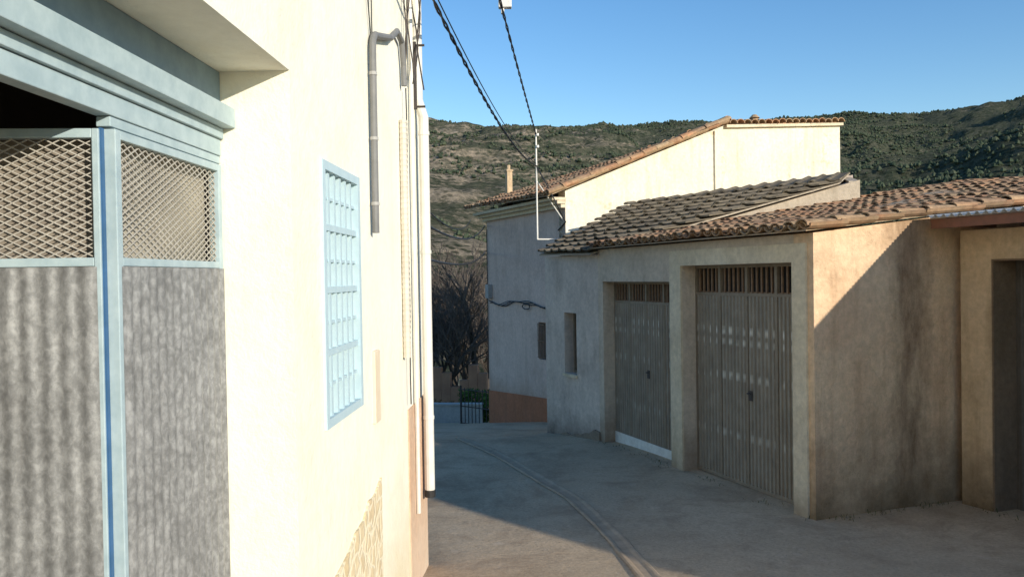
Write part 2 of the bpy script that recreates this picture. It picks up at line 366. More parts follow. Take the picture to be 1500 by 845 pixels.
# garage door
gd=empty("garage_door",FL.p(2.5,-.31,-1.95),None,None,parent=house)
mb=MB(); mb.fbox(FL,-1.19,3.488,-.358,-.30,.73,.884); mk("lintel_panel",mb,M_blueshade,gd)
mb=MB(); mb.fbox(FL,-1.19,3.485,-.345,-.235,.645,.728); mb.fbox(FL,-1.19,3.482,-.35,-.285,.60,.642); mb.fbox(FL,-1.19,3.487,-.355,-.30,.53,.598); mb.fbox(FL,2.60,3.487,-.352,-.305,.496,.528); mk("lintel_rail",mb,M_blue,gd,bevel=.003)
FI=Fr(tuple(FL.p(2.60,-.33,0))[:2],(-1,-.08),(.08,-1))
def leaf(name,fr,a0,a1,n,zt,zb,backm,w,pitch,amp):
    mb=MB()
    mb.fbox(fr,a0,a0+w,n-.02,n+.02,zb,zt); mb.fbox(fr,a1-w,a1,n-.02,n+.02,zb,zt)
    mb.fbox(fr,a0+w,a1-w,n-.019,n+.019,zt-.03,zt); mb.fbox(fr,a0+w,a1-w,n-.019,n+.019,.052,.08); mb.fbox(fr,a0+w,a1-w,n-.019,n+.019,zb,zb+.06)
    lf=mk(name,mb,M_blue,gd,bevel=.003)
    mb=MB(); lattice(mb,fr,a0+w,a1-w,n+.002,.08,zt-.03,.05,.5); mk("wire_mesh",mb,M_mesh,lf)
    mb=MB(); ribbed(mb,fr,a0+w*.6,a1-w*.6,n+.021,zb+.03,.051,pitch,amp,sine=True); mk("corrugated_sheet",mb,M_zinc,lf,recalc=False,smooth=True)
    mb=MB(); mb.fbox(fr,a0+.01,a1-.01,n-.07,n-.055,.05,zt-.01); mk("backing_board",mb,backm,lf)
    return lf
leaf("door_leaf",FL,2.61,3.475,-.315,.490,-2.1,M_back2,.035,.06,.014)
leaf("door_leaf",FI,.006,.95,0,.487,-2.1,M_back1,.022,.060,.0065)
mb=MB(); mb.fbox(FL,2.588,2.606,-.338,-.329,-2.1,.49); mk("door_post",mb,M_blued,gd)
# pipes & conduits
mb=MB(); mb.tube([FL.p(6.95,.075,z) for z in (-1.8,-.5,.8,1.35)]+[FL.p(6.95,.03,1.5)]+[FL.p(6.95,.03,z) for z in (2.2,3.3)],.042,12)
for z in (-1.2,.2,1.2): mb.tube([FL.p(6.95,.075,z),FL.p(6.95,.075,z+.03)],.047,12)
dp=mk("downpipe",mb,M_pvc,house,smooth=False)
mb=MB(); mb.tube([FL.p(6.95,.075,-1.86),FL.p(6.95,.075,-1.8)],.046,12); mk("rubber_collar",mb,M_black,dp)
def arc(c,r,a0,a1,n,off,k=6):
    return [FL.p(c[0]+r*math.cos(a0+(a1-a0)*i/k),off,c[1]+r*math.sin(a0+(a1-a0)*i/k)) for i in range(k+1)]
mb=MB(); mb.tube([FL.p(5.07,.035,.28),FL.p(5.07,.035,1.38)]+arc((5.2,1.4),.13,math.pi,math.pi/2,0,.035)+[FL.p(5.7,.035,1.66),FL.p(5.95,.035,1.78)]+[FL.p(6.15,.035,1.76),FL.p(6.22,.035,1.6),FL.p(6.23,.035,1.45)],.022,10)
for z in (.45,.85,1.25): mb.tube([FL.p(5.07,.035,z),FL.p(5.07,.035,z+.02)],.026,10,1)
mk("conduit",mb,[M_pvcg,M_clamp],house,smooth=False)
mb=MB(); mb.tube([FL.p(6.17,.03,-.6+i*.02) for i in range(90)],.028,8)
for i in range(45): mb.tube([FL.p(6.17,.03,-.6+i*.04),FL.p(6.17,.03,-.58+i*.04)],.031,8)
mk("flexible_tube",mb,M_flex,house)
mb=MB(); mb.tube([FL.p(6.6,.03,z) for z in (-1.9,-.5,1,2.4)],.018,8); mk("conduit",mb,M_pvc,house)
mb=MB()
for k in range(6):
    o=.02+.012*k; pts=[FL.p(6.35+.09*k+.04*math.sin(i*1.3+k),o+.025*math.sin(i*.9+k*2),3.2-i*.15) for i in range(12)]
    mb.tube(pts,.006,5)
mb.tube([FL.p(6.75,.02,1.9),FL.p(6.75,.12,1.9)],.010,6); mb.tube([FL.p(6.75,.02,1.4),FL.p(6.75,.12,1.4)],.010,6); mb.fbox(FL,6.74,6.77,.02,.05,1.38,1.93)
mk("cable_bracket",mb,M_iron,house)
mb=MB(); mb.tube([FL.p(5.15+.02*math.sin(i),.02,2.6-i*.2) for i in range(9)],.004,5); mb.tube([FL.p(5.0+.03*i,.015,1.9-.1*i+.02*math.sin(i*2)) for i in range(6)],.004,5)
mb.tube([FL.p(6.3+.02*math.sin(i*1.1),.035,1.45-i*.22) for i in range(12)],.005,5)
mk("loose_wire",mb,M_black,house)

# ================================================================ tile roofs
def bil(c,u,v):
    e0,e1,r0,r1=c
    return (e0*(1-u)+e1*u)*(1-v)+(r0*(1-u)+r1*u)*v
def barrel(mb,c,nc,nr,r=.095,jit=.012,m=0,sag=0):
    c=[Vector(x) for x in c]
    for i in range(nc):
        for kind in (0,1):
            for j in range(nr):
                u=(i+.5)/nc if kind==0 else (i+(0 if i else .02))/nc
                v0=j/nr; v1=min(1.0,(j+1.22)/nr)
                p0=bil(c,u,v0); p1=bil(c,u,v1)
                w=(bil(c,min(1,u+.02),v0)-bil(c,max(0,u-.02),v0)).normalized(); d=(p1-p0).normalized()
                nrm=w.cross(d); 
                if nrm.z<0: nrm=-nrm
                nrm.normalize()
                w=w+d*R.uniform(-.06,.06); w.normalize()
                js=w*R.uniform(-jit,jit)+d*R.uniform(-jit,jit)*1.8+nrm*R.uniform(0,jit*.7)
                sg=Vector((0,0,-sag*math.sin(math.pi*u)*math.sin(math.pi*v0)+.035*noise.noise(p0*.8)))
                if kind==0: ra,rb,l0,l1=r,r*.8,.045,.025
                else: ra,rb,l0,l1=r*.85,r*.95,.075,.06
                vs=[];K=6
                for (p,rr,l) in ((p0,ra,l0),(p1,rb,l1)):
                    for k in range(K+1):
                        th=math.pi*k/K; s_=math.sin(th)
                        if kind: s_=-s_
                        vs.append(p+js+sg+w*rr*math.cos(th)+nrm*(rr*.7*s_+l))
                mb.add(vs,[(k,k+1,K+2+k,K+1+k) for k in range(K)],m)
# ================================================================ GARAGE BUILDING
FG=Fr((3.13,8.5),(-.353,.935),(-.935,-.353))
gar=empty("garage_building",(3.5,11,-2.63),"low rendered double garage building with old clay tile roof","garage")
mb=MB()
wall(mb,FG,.3,4.95,-.3,0,-3.2,.40,[(.305,2.49,-3.2,.10),(2.80,4.79,-3.2,-.11)],0)
mb.fbox(FG,2.49,2.76,.0,.03,-3.1,.30,1); mb.fbox(FG,.305,2.49,0,.028,.10,.30,1); mb.fbox(FG,.09,.305,0,.03,-3.1,.30,1)
k=.108
A=[FG.p(0,0,-3.2),FG.p(0,-8,-3.2),FG.p(0,-8,.40+k*8),FG.p(0,0,.40)]
B=[FG.p(.3,0,-3.2),FG.p(.3,-8,-3.2),FG.p(.3,-8,.40+k*8),FG.p(.3,0,.40)]
mb.prism(A,B,2)
mb.fbox(FG,.3,4.94,-8,-7.7,-3.2,.42+k*7.7,2)
mk("wall",mb,[M_gar,M_trim,M_side],gar)
mb=MB()
cc=[FG.p(-.08,.16,.42),FG.p(5.0,.16,.42),FG.p(-.08,-8.05,.41+k*8),FG.p(5.0,-8.05,.44+.155*8)]
barrel(mb,cc,26,21,.09,.016)
mb.add([cc[0]-Vector((0,0,.008)),cc[1]-Vector((0,0,.008)),cc[3]-Vector((0,0,.008)),cc[2]-Vector((0,0,.008))],[(0,1,2,3)],1)
vc_=[FG.p(-.13,.2,.43),FG.p(.05,.2,.43),FG.p(-.13,-8.05,.43+k*8),FG.p(.05,-8.05,.43+k*8)]
for j in range(20):
    v0=j/20; v1=(j+1.15)/20; r=.10
    p0=(vc_[0]+vc_[1])/2*(1-v0)+(vc_[2]+vc_[3])/2*v0; p1=(vc_[0]+vc_[1])/2*(1-v1)+(vc_[2]+vc_[3])/2*v1
    w=Vector((FG.d.x,FG.d.y,0)); up=Vector((0,0,1)); vs=[]
    o=w*R.uniform(-.02,.02)+up*R.uniform(0,.014)
    for p,rr,l in ((p0,r,.03),(p1,r*.85,.0)):
        for q in range(7):
            th=math.pi*q/6; vs.append(p+o+w*rr*math.cos(th)+up*(rr*.7*math.sin(th)+l))
    mb.add(vs,[(q,q+1,8+q,7+q) for q in range(6)],2)
mk("roof",mb,[M_tile1,M_mort,M_tile2],gar,recalc=False,solid=.014)
def gdoor(fr,a0,a1,n,zb,zv,zt,leaves,white=False):
    d=empty("garage_door",fr.p((a0+a1)/2,n,zb),None,None,parent=gar)
    mb=MB(); W=(a1-a0)/leaves
    for i in range(leaves+1):
        a=a0+W*i; mb.fbox(fr,max(a0,a-.022),min(a1,a+.022),n-.02,n+.022,zb,zt)
    for i in range(leaves):
        b0=a0+W*i+.022; b1=a0+W*(i+1)-.022
        for z0,z1 in ((zv-.02,zv+.02),(zt-.04,zt),(zb,zb+.05)): mb.fbox(fr,b0,b1,n-.02,n+.02,z0,z1)
    mk("door_frame",mb,M_doorf,d)
    for i in range(leaves):
        mb=MB(); ribbed(mb,fr,a0+W*i+.02,a0+W*(i+1)-.02,n+.003,zb+.03,zv-.015,.07,.018)
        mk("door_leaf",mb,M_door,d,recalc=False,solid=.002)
        mb=MB()
        for q in range(1,6):
            a=a0+W*i+W*q/6; mb.fbox(fr,a-.011,a+.011,n-.01,n+.01,zv+.02,zt-.04)
        mb.fbox(fr,a0+W*i+.022,a0+W*(i+1)-.022,n-.012,n-.008,zv+.02,zv+.035)
        mk("vent_grille",mb,M_rust,d)
    mb=MB(); mb.fbox(fr,a0,a1,n-.14,n-.12,zv-.05,zt); mk("vent_dark_sheet",mb,M_vent,d)  # near-black sheet paints the unlit interior behind the vent bars
    am=a0+W*(leaves//2); zz=zb+1.12
    mb=MB(); mb.fbox(fr,am-.1,am-.03,n+.022,n+.03,zz-.06,zz+.06); mb.tube([fr.p(am-.065,n+.03,zz+.03),fr.p(am-.065,n+.07,zz+.03),fr.p(am-.13,n+.075,zz+.03)],.009,6)
    mk("handle",mb,M_iron,d)
    if white:
        mb=MB(); mb.fbox(fr,a0,a1,n+.024,n+.034,zb-.3,zb+.11); mk("kick_strip",mb,M_whitepaint,d)
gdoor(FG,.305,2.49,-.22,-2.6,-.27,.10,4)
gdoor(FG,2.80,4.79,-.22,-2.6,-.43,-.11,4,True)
# ================================================================ LOW HOUSE
FH=Fr((1.38,13.13),(-.434,.901),(-.901,-.434))
low=empty("low_house",(3,14.8,-2.8),"low whitewashed outbuilding with grey cement tile roof","house")
A_=Vector((1.25,13.02,.34));B_=Vector((.5,14.85,.38));C_=Vector((2.36,16.0,1.37));D_=Vector((6.5,15.7,1.88))
mb=MB()
wall(mb,FH,0,1.8,-.3,0,-3.4,.33,[(.71,1.12,-1.68,-.64)])
P1=Vector((1.38,13.13));
def at(p,z): return Vector((p[0],p[1],z))
sideS=Vector((.954,.30)); E2=P1+sideS*5.1
q0=P1+sideS*.3
mb.prism([at(q0,-3.2),at(E2,-3.2),at(E2,1.62),at(q0,.38)],[at(q0+Vector((-.08,.3)),-3.2),at(E2+Vector((-.08,.3)),-3.2),at(E2+Vector((-.08,.3)),1.62),at(q0+Vector((-.08,.3)),.38)],1)
P2=Vector(tuple(FH.p(1.8,0,0))[:2]); bk=Vector((2.4,15.95)); bk2=Vector((6.45,15.65))
i0=P2+Vector((.28,.1))
mb.prism([at(i0,-3.4),at(bk,-3.4),at(bk,1.3),at(i0,.42)],[at(i0+Vector((.1,-.2)),-3.4),at(bk+Vector((.1,-.2)),-3.4),at(bk+Vector((.1,-.2)),1.3),at(i0+Vector((.1,-.2)),.42)])
mb.prism([at(bk,-3.4),at(bk2,-3.4),at(bk2,1.8),at(bk,1.3)],[at(bk+Vector((0,-.2)),-3.4),at(bk2+Vector((0,-.2)),-3.4),at(bk2+Vector((0,-.2)),1.8),at(bk+Vector((0,-.2)),1.3)])
mb.prism([at(E2,-3.4),at(bk2,-3.4),at(bk2,1.8),at(E2,1.6)],[at(E2+Vector((-.2,0)),-3.4),at(bk2+Vector((-.2,0)),-3.4),at(bk2+Vector((-.2,0)),1.8),at(E2+Vector((-.2,0)),1.6)],1)
mk("wall",mb,[M_low,M_gable],low)
mb=MB()
vs0=[];vs1=[]
for i in range(13):
    a=-.02+i*1.84/12; nn_=.03+.03*abs(noise.noise(Vector((a*3,1,0)))); zt=-2.52-.03*i+.09*noise.noise(Vector((a*4,5,0)))
    vs0.append((a,nn_,zt))
for (a,n_,z_),(a2,n2,z2) in zip(vs0,vs0[1:]):
    mb.hexa([FH.p(a,0.001,-3.3),FH.p(a2,0.001,-3.3),FH.p(a2,n2+.03,-3.3),FH.p(a,n_+.03,-3.3),FH.p(a,0.001,z_),FH.p(a2,0.001,z2),FH.p(a2,n2,z2),FH.p(a,n_,z_)])
mk("plinth",mb,plaster("dark_damp_plinth",(.26,.2,.15),(.34,.27,.2),(.1,.08,.06),None,.5),low)
mb=MB(); mb.fbox(FH,.72,1.11,-.24,-.22,-1.67,-.65); w=mk("window",mb,M_glass,low)
mb=MB()
for a0,a1,z0,z1 in ((.71,.75,-1.68,-.64),(1.08,1.12,-1.68,-.64),(.75,1.08,-.68,-.64),(.75,1.08,-1.68,-1.64),(.9,.93,-1.64,-.68)): mb.fbox(FH,a0,a1,-.22,-.18,z0,z1)
mk("frame",mb,M_doorf,w)
mb=MB(); mb.fbox(FH,.68,1.15,-.22,.04,-1.73,-1.683); mk("sill",mb,M_trim,w)
mb=MB(); NR=12
E_=Vector((6.2,14.55,1.66))
def LP(v): return B_*(1-v)+C_*v
def RP(v): return A_*(1-v)+E_*v if v<.93 else (A_*(1-.93)+E_*.93)*(1-(v-.93)/.07)+D_*((v-.93)/.07)
prof=[(0,.008),(.08,.030),(.2,.042),(.32,.030),(.42,.008),(.6,.004),(.8,.004),(1,.008)]
for j in range(NR):
    v0=j/NR; v1=min(1,(j+1.1)/NR)
    l0,r0,l1,r1=LP(v0),RP(v0),LP(v1),RP(v1)
    n=max(3,int((r0-l0).length/.25))
    nm=(r0-l0).cross(l1-l0); 
    if nm.z<0: nm=-nm
    nm.normalize()
    for i in range(n):
        vs=[]; jz=R.uniform(-.004,.010); js=R.uniform(-.012,.012)
        for (a,b,lift) in ((l0,r0,.07),(l1,r1,.008)):
            for q,h in prof:
                u=(i+q*1.02)/n; p=a*(1-u)+b*u; d=(l1-l0).normalized()
                vs.append(p+nm*(h+lift+jz)+d*js)
        K=len(prof); mb.add(vs,[(k,k+1,K+k+1,K+k) for k in range(K-1)])
for j in range(NR):
    v0=j/NR; v1=(j+1)/NR
    mb.add([LP(v0),RP(v0),RP(v1),LP(v1)],[(0,1,2,3)],1)
mk("roof",mb,[M_tile3,M_gable],low,recalc=False,solid=.024)
# ================================================================ WHITE HOUSE
FW=Fr((1.13,17.0),(-.406,.914),(-.914,-.406))
wh=empty("tall_village_house",(3.5,20,-3.5),"tall weathered cream house with orange tile roof and terracotta dado","house")
def S(s,a,z): return FW.p(a,-s,z)
mb=MB()
sl=(3.40-1.62)/4.57
def rk_(s): return 1.62+sl*(s+.45)-.05
wall(mb,FW,0,4.3,-.3,0,-4.6,1.62,[(1.0,1.36,-1.85,-1.03)],0)
prof_=[(.0+.3,-4.6),(7.6,-4.6),(7.6,3.60),(4.1,3.34),(4.02,rk_(4.02)),(.3,rk_(.3))]
mb.prism([S(s,0,z) for s,z in prof_],[S(s,.3,z) for s,z in prof_],1)
mb.fbox(FW,4.0,4.3,-7.6,-.3,-4.6,1.62,1); mb.fbox(FW,.3,4.0,-7.6,-7.3,-4.6,2.9,1)
mb.prism([S(.0,-.003,-1),S(.3,-.003,-1),S(.3,-.003,rk_(.3)),S(.0,-.003,rk_(0))],[S(.0,.3,-1),S(.3,.3,-1),S(.3,.3,rk_(.3)),S(.0,.3,rk_(0))],1)
mb.prism([S(.3,4.0,1.62),S(7.6,4.0,1.62),S(7.6,4.0,2.8),S(4.1,4.0,3.1),S(.3,4.0,1.8)],[S(.3,4.25,1.62),S(7.6,4.25,1.62),S(7.6,4.25,2.8),S(4.1,4.25,3.1),S(.3,4.25,1.8)],1)
mb.fbox(FW,-.05,0,-3.86,-3.80,1.0,3.2,1)
mk("wall",mb,[M_pinkw,M_white],wh)
mb=MB()
A=[FW.p(0,.004,-4.6),FW.p(4.3,.004,-4.6),FW.p(4.3,.004,-2.9),FW.p(0,.004,-2.62)]
B=[FW.p(0,.016,-4.6),FW.p(4.31,.016,-4.6),FW.p(4.31,.016,-2.9),FW.p(0,.016,-2.62)]
mb.prism(A,B); mk("painted_dado",mb,M_red,wh)
mb=MB(); mb.fbox(FW,.0,4.35,0.001,.10,1.40,1.48); mb.fbox(FW,-.03,4.4,0.001,.20,1.48,1.55); mb.fbox(FW,-.05,4.45,0.001,.32,1.55,1.61)
mk("cornice",mb,M_trim,wh)
mb=MB()
cc=[FW.p(-.12,.45,1.62),FW.p(4.75,.45,1.74),FW.p(-.12,-4.12,3.40),FW.p(4.75,-4.12,3.10)]
barrel(mb,cc,26,14,.088,.014)
mb.add([x-Vector((0,0,.006)) for x in (cc[0],cc[1],cc[3],cc[2])],[(0,1,2,3)],1)
cc2=[FW.p(.05,-7.62,3.58),FW.p(4.75,-7.62,2.8),FW.p(.05,-4.12,3.36),FW.p(4.75,-4.12,3.10)]
barrel(mb,cc2,24,10,.085,.01)
mb.add([x for x in (cc2[0],cc2[1],cc2[3],cc2[2])],[(0,1,2,3)],1)
for (p,q,n) in ((FW.p(-.12,-4.12,3.42),FW.p(4.75,-4.12,3.12),14),(FW.p(-.11,.45,1.64),FW.p(-.11,-4.12,3.42),14)):
    for j in range(n):
        a=p+(q-p)*(j/n); b=p+(q-p)*((j+1.12)/n); d=(b-a).normalized(); w=d.cross(Vector((0,0,1))).normalized(); up=w.cross(d)
        vs=[]; jj=w*R.uniform(-.02,.02)+up*R.uniform(0,.02)
        for c_,r_ in ((a,.09),(b,.078)):
            for k_ in range(7):
                th=math.pi*k_/6; vs.append(c_+jj+w*r_*math.cos(th)+up*(r_*.8*math.sin(th)+.02)+up*R.uniform(0,.008))
        mb.add(vs,[(k_,k_+1,8+k_,7+k_) for k_ in range(6)],0)
n=17
def cz(s): return 3.34+.074*(s-4.1)
for j in range(n):
    s=4.15+(7.6-4.15)*(j+.5)/n
    a=S(s,-.16,cz(s)+.02+R.uniform(-.01,.015)); b=S(s,.25,cz(s)+.06); w=Vector((-FW.n.x,-FW.n.y,0)); up=Vector((0,0,1)); vs=[]
    for c_,r_ in ((a,.1),(b,.085)):
        for k_ in range(7):
            th=math.pi*k_/6; vs.append(c_+w*r_*math.cos(th)+up*(r_*.8*math.sin(th)))
    mb.add(vs,[(k_,k_+1,8+k_,7+k_) for k_ in range(6)],0)
rf=mk("roof",mb,[M_tile2,M_mort],wh,recalc=False,solid=.016)
mb=MB()
wfr=Fr(tuple(S(0,0,0))[:2],(-FW.n.x,-FW.n.y),(-FW.d.x,-FW.d.y))
pr_=[(4.1,cz(4.1)-.06),(7.62,cz(7.62)-.06),(7.62,cz(7.62)+.005),(4.1,cz(4.1)+.005)]
mb.prism([S(s,-.1,z) for s,z in pr_],[S(s,.1,z) for s,z in pr_]); mk("coping",mb,M_trim,wh)
mb=MB(); mb.fbox(wfr,.44,.58,-4.1,-3.96,1.4,2.66); mb.fbox(wfr,.42,.60,-4.12,-3.94,2.66,2.70); mb.tube([S(.51,4.03,2.70),S(.51,4.03,2.82)],.045,8); mk("chimney",mb,M_shed,rf)
mb=MB(); mb.tube([S(5.4,.5,3.3),S(5.4,.5,3.66)],.1,10); mb.tube([S(5.4,.5,3.68),S(5.4,.5,3.76)],.13,10,r2=.05); mk("chimney",mb,M_tile2,rf)
mb=MB(); mb.fbox(FW,1.0,1.36,-.2,-.18,-1.85,-1.03); w=mk("window",mb,M_glass,wh)
mb=MB()
for i in range(5): mb.tube([FW.p(1.03+i*.075,.03,-1.82),FW.p(1.03+i*.075,.03,-1.05)],.009,5)
for z in (-1.8,-1.44,-1.08): mb.tube([FW.p(1.0,.03,z),FW.p(1.36,.03,z)],.009,5)
mk("grille",mb,M_rust,w)
mb=MB(); mb.fbox(FW,4.0,4.2,0,.12,-.55,-.2); mk("meter_box",mb,M_clamp,wh,bevel=.01)
mb=MB()
for q in range(3):
    mb.tube([FW.p(4.1-i*.2,.03+.015*q,-.66-.05*math.sin(i*.5)+.02*q+.03*math.sin(i+q)) for i in range(20)],.011,5)
mb.tube([FW.p(1.9+.2*math.cos(i*.5),.05,-.7+.06*math.sin(i*.5)) for i in range(30)],.012,5)
mb.tube([FW.p(4.25,.03,1.2),FW.p(4.25,.03,-1.0),FW.p(4.25,.04,-2.6)],.012,5)
mk("cable",mb,M_black,wh)
# mast
mb=MB(); m0=FW.p(.1,.6,0)
mb.tube([at(m0,.74),at(m0,3.0)],.017,8)
mb.tube([at(m0,.75),FW.p(.1,.0,.75)],.015,6); mb.tube([at(m0,1.95),FW.p(.1,.0,1.15)],.012,6)
for z in (2.62,2.86): mb.tube([at(m0+Vector((.03,-.03,0)),z),at(m0+Vector((.03,-.03,0)),z+.05)],.03,8)
mb.tube([at(m0+Vector((0,0,0)),2.25),FW.p(-.1,.5,1.9),FW.p(-.2,.3,1.45),FW.p(-.05,.02,1.1),FW.p(.3,.02,.95)],.014,5,1)
mk("cable_mast",mb,[M_pvc,M_black],origin=at(m0,.74),label="thin galvanised cable mast bracketed to the cream house corner",category="utility mast")
# ================================================================ SHED
FS=Fr((4.97,9.08),(.353,-.935),(-.935,-.353))
sh=empty("shed",(7.5,5,-2.4),"tan rendered shed with corrugated metal roof and dark doorway","shed")
mb=MB()
wall(mb,FS,.004,10.8,-.36,0,-3.2,.42,[(.38,2.9,-3.2,.10)])
mb.fbox(FS,10.5,10.8,-6,-.36,-3.2,.42); mb.fbox(FS,.004,10.8,-6.3,-6,-3.2,.9)
A=[FS.p(10.5,-.2,.42),FS.p(10.5,-6,.42),FS.p(10.5,-6,.9)];B=[FS.p(10.8,-.2,.42),FS.p(10.8,-6,.42),FS.p(10.8,-6,.9)]
mb.prism(A,B); mk("wall",mb,M_shed,sh)
mb=MB(); vs=[];a=.02;i=0;out=[]
while a<10.95:
    out.append((a,.018*math.sin(i*math.pi/3))); a+=.10/6; i+=1
for a,h in out: vs+=[FS.p(a,.52,.57+h),FS.p(a,-6.4,.57+.075*6.9+h)]
mb.add(vs,[(2*i,2*i+2,2*i+3,2*i+1) for i in range(len(out)-1)])
mk("roof",mb,M_sheet,sh,recalc=False,solid=.008,smooth=True)
mb=MB(); mb.fbox(FS,.02,10.95,.40,.45,.44,.538); 
for i in range(9):
    a=.15+i*1.3; mb.fbox(FS,a,a+.06,-.3,.395,.45,.535)
mk("eaves_beam",mb,M_beam,sh)
mb=MB(); ribbed(mb,FS,.40,2.88,-.34,-3,.08,.09,.012); sd=mk("door",mb,simple("dark_metal_door",(.08,.068,.055),(.11,.095,.08),8,.6),sh,recalc=False,solid=.003)
mb=MB(); mb.fbox(FS,.382,.40,-.35,-.004,-3,.098); mb.fbox(FS,2.88,2.898,-.35,-.004,-3,.098); mb.fbox(FS,.40,2.88,-.35,-.004,.08,.098); mk("jamb_shade_boards",mb,plaster("brown_jamb_shade",(.26,.18,.12),(.2,.14,.09),(.1,.07,.05),None,.4),sd)  # added dark boards put the shade of the reveal into colour
# unseen house block added to cast the lane's shadow edge
nh=empty("unseen_shade_house",(12,-1,-1.4),"plain rendered house block added out of view to shade the lane","house")
mb=MB(); mb.fbox(FS,11.0,13.7,-6,-.6,-3,2.4); mk("wall",mb,M_gar,nh)  # wall of the added unseen house
mb=MB(); mb.prism([FS.p(10.98,-.55,2.402),FS.p(10.98,-6.1,2.402),FS.p(10.98,-6.1,2.7)],[FS.p(13.72,-.55,2.402),FS.p(13.72,-6.1,2.402),FS.p(13.72,-6.1,2.7)]); mk("roof",mb,M_tile2,nh)  # roof of the added unseen house
mb=MB(); mb.fbox(FS,12.0,12.9,-.6,-.57,-1.6,.5); mk("door",mb,M_beam,nh)  # door of the added unseen house
mb=MB(); mb.fbox(FS,12.0,12.8,-.6,-.58,1.0,1.9); mk("window",mb,M_glass,nh)  # window of the added unseen house

# ================================================================ cables
def cable(p,q,sag,r=.012,n=24,label="",tw=0):
    mb=MB(); p=Vector(p);q=Vector(q)
    for t_ in ((0,) if not tw else (0,math.pi)):
        pts=[]
        for i in range(n+1):
            t=i/n; v=p.lerp(q,t); v.z-=sag*4*t*(1-t)
            if tw: v+=Vector((math.cos(t*tw+t_)*r*1.2,0,math.sin(t*tw+t_)*r*1.2))
            pts.append(v)
        mb.tube(pts,r,5)
    mk("overhead_cable",mb,M_black,label=label,category="cable",group="overhead cables across the lane")
cable(at(m0,2.25),(-.80,4.2,2.35),.35,.009,90,"twisted black overhead cable sagging from the mast",120)
cable(at(m0,2.3),(-.80,4.3,2.42),.30,.006,30,"thin black overhead cable sagging from the mast")
cable(at(m0,2.9),(-1.2,-4,4.0),.18,.009,120,"black overhead cable running up from mast top",160)
cable(FL.p(7.15,.05,.46),FW.p(4.3,.05,1.3),.22,.013,20,"thin dark cable between two house corners")
cable(FL.p(7.15,.05,.16),FW.p(4.3,.05,.62),.15,.013,20,"thin dark cable between two house corners")
cable(FL.p(7.15,.05,.6),FW.p(4.3,.45,1.42),.2,.008,20,"thin dark cable between two house corners")
mb=MB(); f0=Fr((-.03,10.0),(1,0),(0,-1)); mb.fbox(f0,-.08,.08,-.05,.05,3.25,3.37); mb.fbox(f0,-.05,-.01,-.03,.03,3.18,3.248); mb.tube([f0.p(.04,0,3.36),f0.p(.04,0,3.55)],.02,6)
mk("junction_box",mb,M_whitepaint,bevel=.01,label="small white junction box hanging on overhead cable",category="junction box")
# ================================================================ far end of lane
mb=MB(); f1=Fr((-.95,23.9),(-.99,.1),(-.1,-1)); mb.fbox(f1,0,6,-.2,0,-4.6,-3.76); mb.fbox(f1,-.03,6,-.24,.04,-3.757,-3.71)
mk("parapet_wall",mb,M_parap,label="low whitewashed parapet wall at the lane's bend",category="wall")
mb=MB(); f2=Fr((-.62,21.2),(-.75,.66),(-.66,-.75))
for i in range(9): mb.tube([f2.p(i*.13,0,-4.1),f2.p(i*.13,0,-2.95)],.012,5)
for z in (-3.9,-3.45,-3.0): mb.tube([f2.p(-.02,0,z),f2.p(1.08,0,z)],.015,5)
for a in (0,1.06): mb.tube([f2.p(a,0,-4.2),f2.p(a,0,-2.9)],.03,6)
mk("iron_railing",mb,M_iron,label="dark iron railing gate beside terracotta dado",category="railing")
mb=MB(); f3=Fr((-1.0,30.5),(-.98,.15),(-.15,-1))
for i in range(14): mb.fbox(f3,i*.35,i*.35+.34,-.3,0,-7,-3.9+.35*math.sin(i*1.7)+.3*R.random())
mk("ruined_wall",mb,simple("adobe",(.46,.24,.14),(.36,.18,.11),3,.9,0,.6,8),label="crumbling reddish earth wall among bare trees",category="wall")
# trees
def mktree(seed,h=7.5):
    r=random.Random(seed); tr=MB(); cr=MB()
    def br(p,d,Ln,rad,lv):
        pts=[p];dd=d.copy()
        n=4 if lv<3 else 3
        for i in range(n):
            dd=(dd+Vector((r.uniform(-.18,.18),r.uniform(-.18,.18),r.uniform(-.05,.12)))).normalized(); pts.append(pts[-1]+dd*Ln/n)
        (tr if lv<3 else cr).tube(pts,rad,6 if lv<2 else (4 if lv<4 else 3),0,rad*.6,cap=False)
        if lv>=6: return
        nc=r.choice((3,4)) if lv<5 else 4
        for c in range(nc):
            t=1 if c==0 else r.uniform(.35,1)
            k_=min(n-1,int(t*n)); q=pts[k_].lerp(pts[k_+1],t*n-k_) if t<1 else pts[-1]
            ax=Vector((r.uniform(-1,1),r.uniform(-1,1),r.uniform(-.3,.7))).normalized()
            nd=(dd*.9+ax*(.75 if c else .35)).normalized()
            br(q,nd,Ln*r.uniform(.62,.8),max(.005,rad*(.68 if c==0 else .52)),lv+1)
    br(Vector((0,0,0)),Vector((.05,0,1)),h*.27,h*.022,0)
    return tr,cr
def meshof(mb,mat,nm):
    me=bpy.data.meshes.new(nm); me.from_pydata([tuple(v) for v in mb.V],[],mb.F); me.materials.append(mat); return me
protos=[]
for sd_ in (3,11,23):
    tr,cr=mktree(sd_); protos.append((meshof(tr,M_bark,"trunk"),meshof(cr,M_twig,"crown")))
TR=[(-2.9,32,1.2,0),(-1.5,33,1.35,1),(-4.6,37,1.4,2),(-.6,38,1.45,0),(-3.0,41,1.45,1),(-2.1,36,1.3,2)]
for i,(x,y,s,k_) in enumerate(TR):
    e=empty("bare_tree",(x,y,g(y)-.1),"leafless grey tree with dense twiggy crown","tree","bare trees beyond the lane")
    for nm,me in zip(("trunk","crown"),protos[k_]):
        o=bpy.data.objects.new(nm,me); C.objects.link(o); o.parent=e
    e.scale=(s,s,s); e.rotation_euler=(0,0,i*1.3)
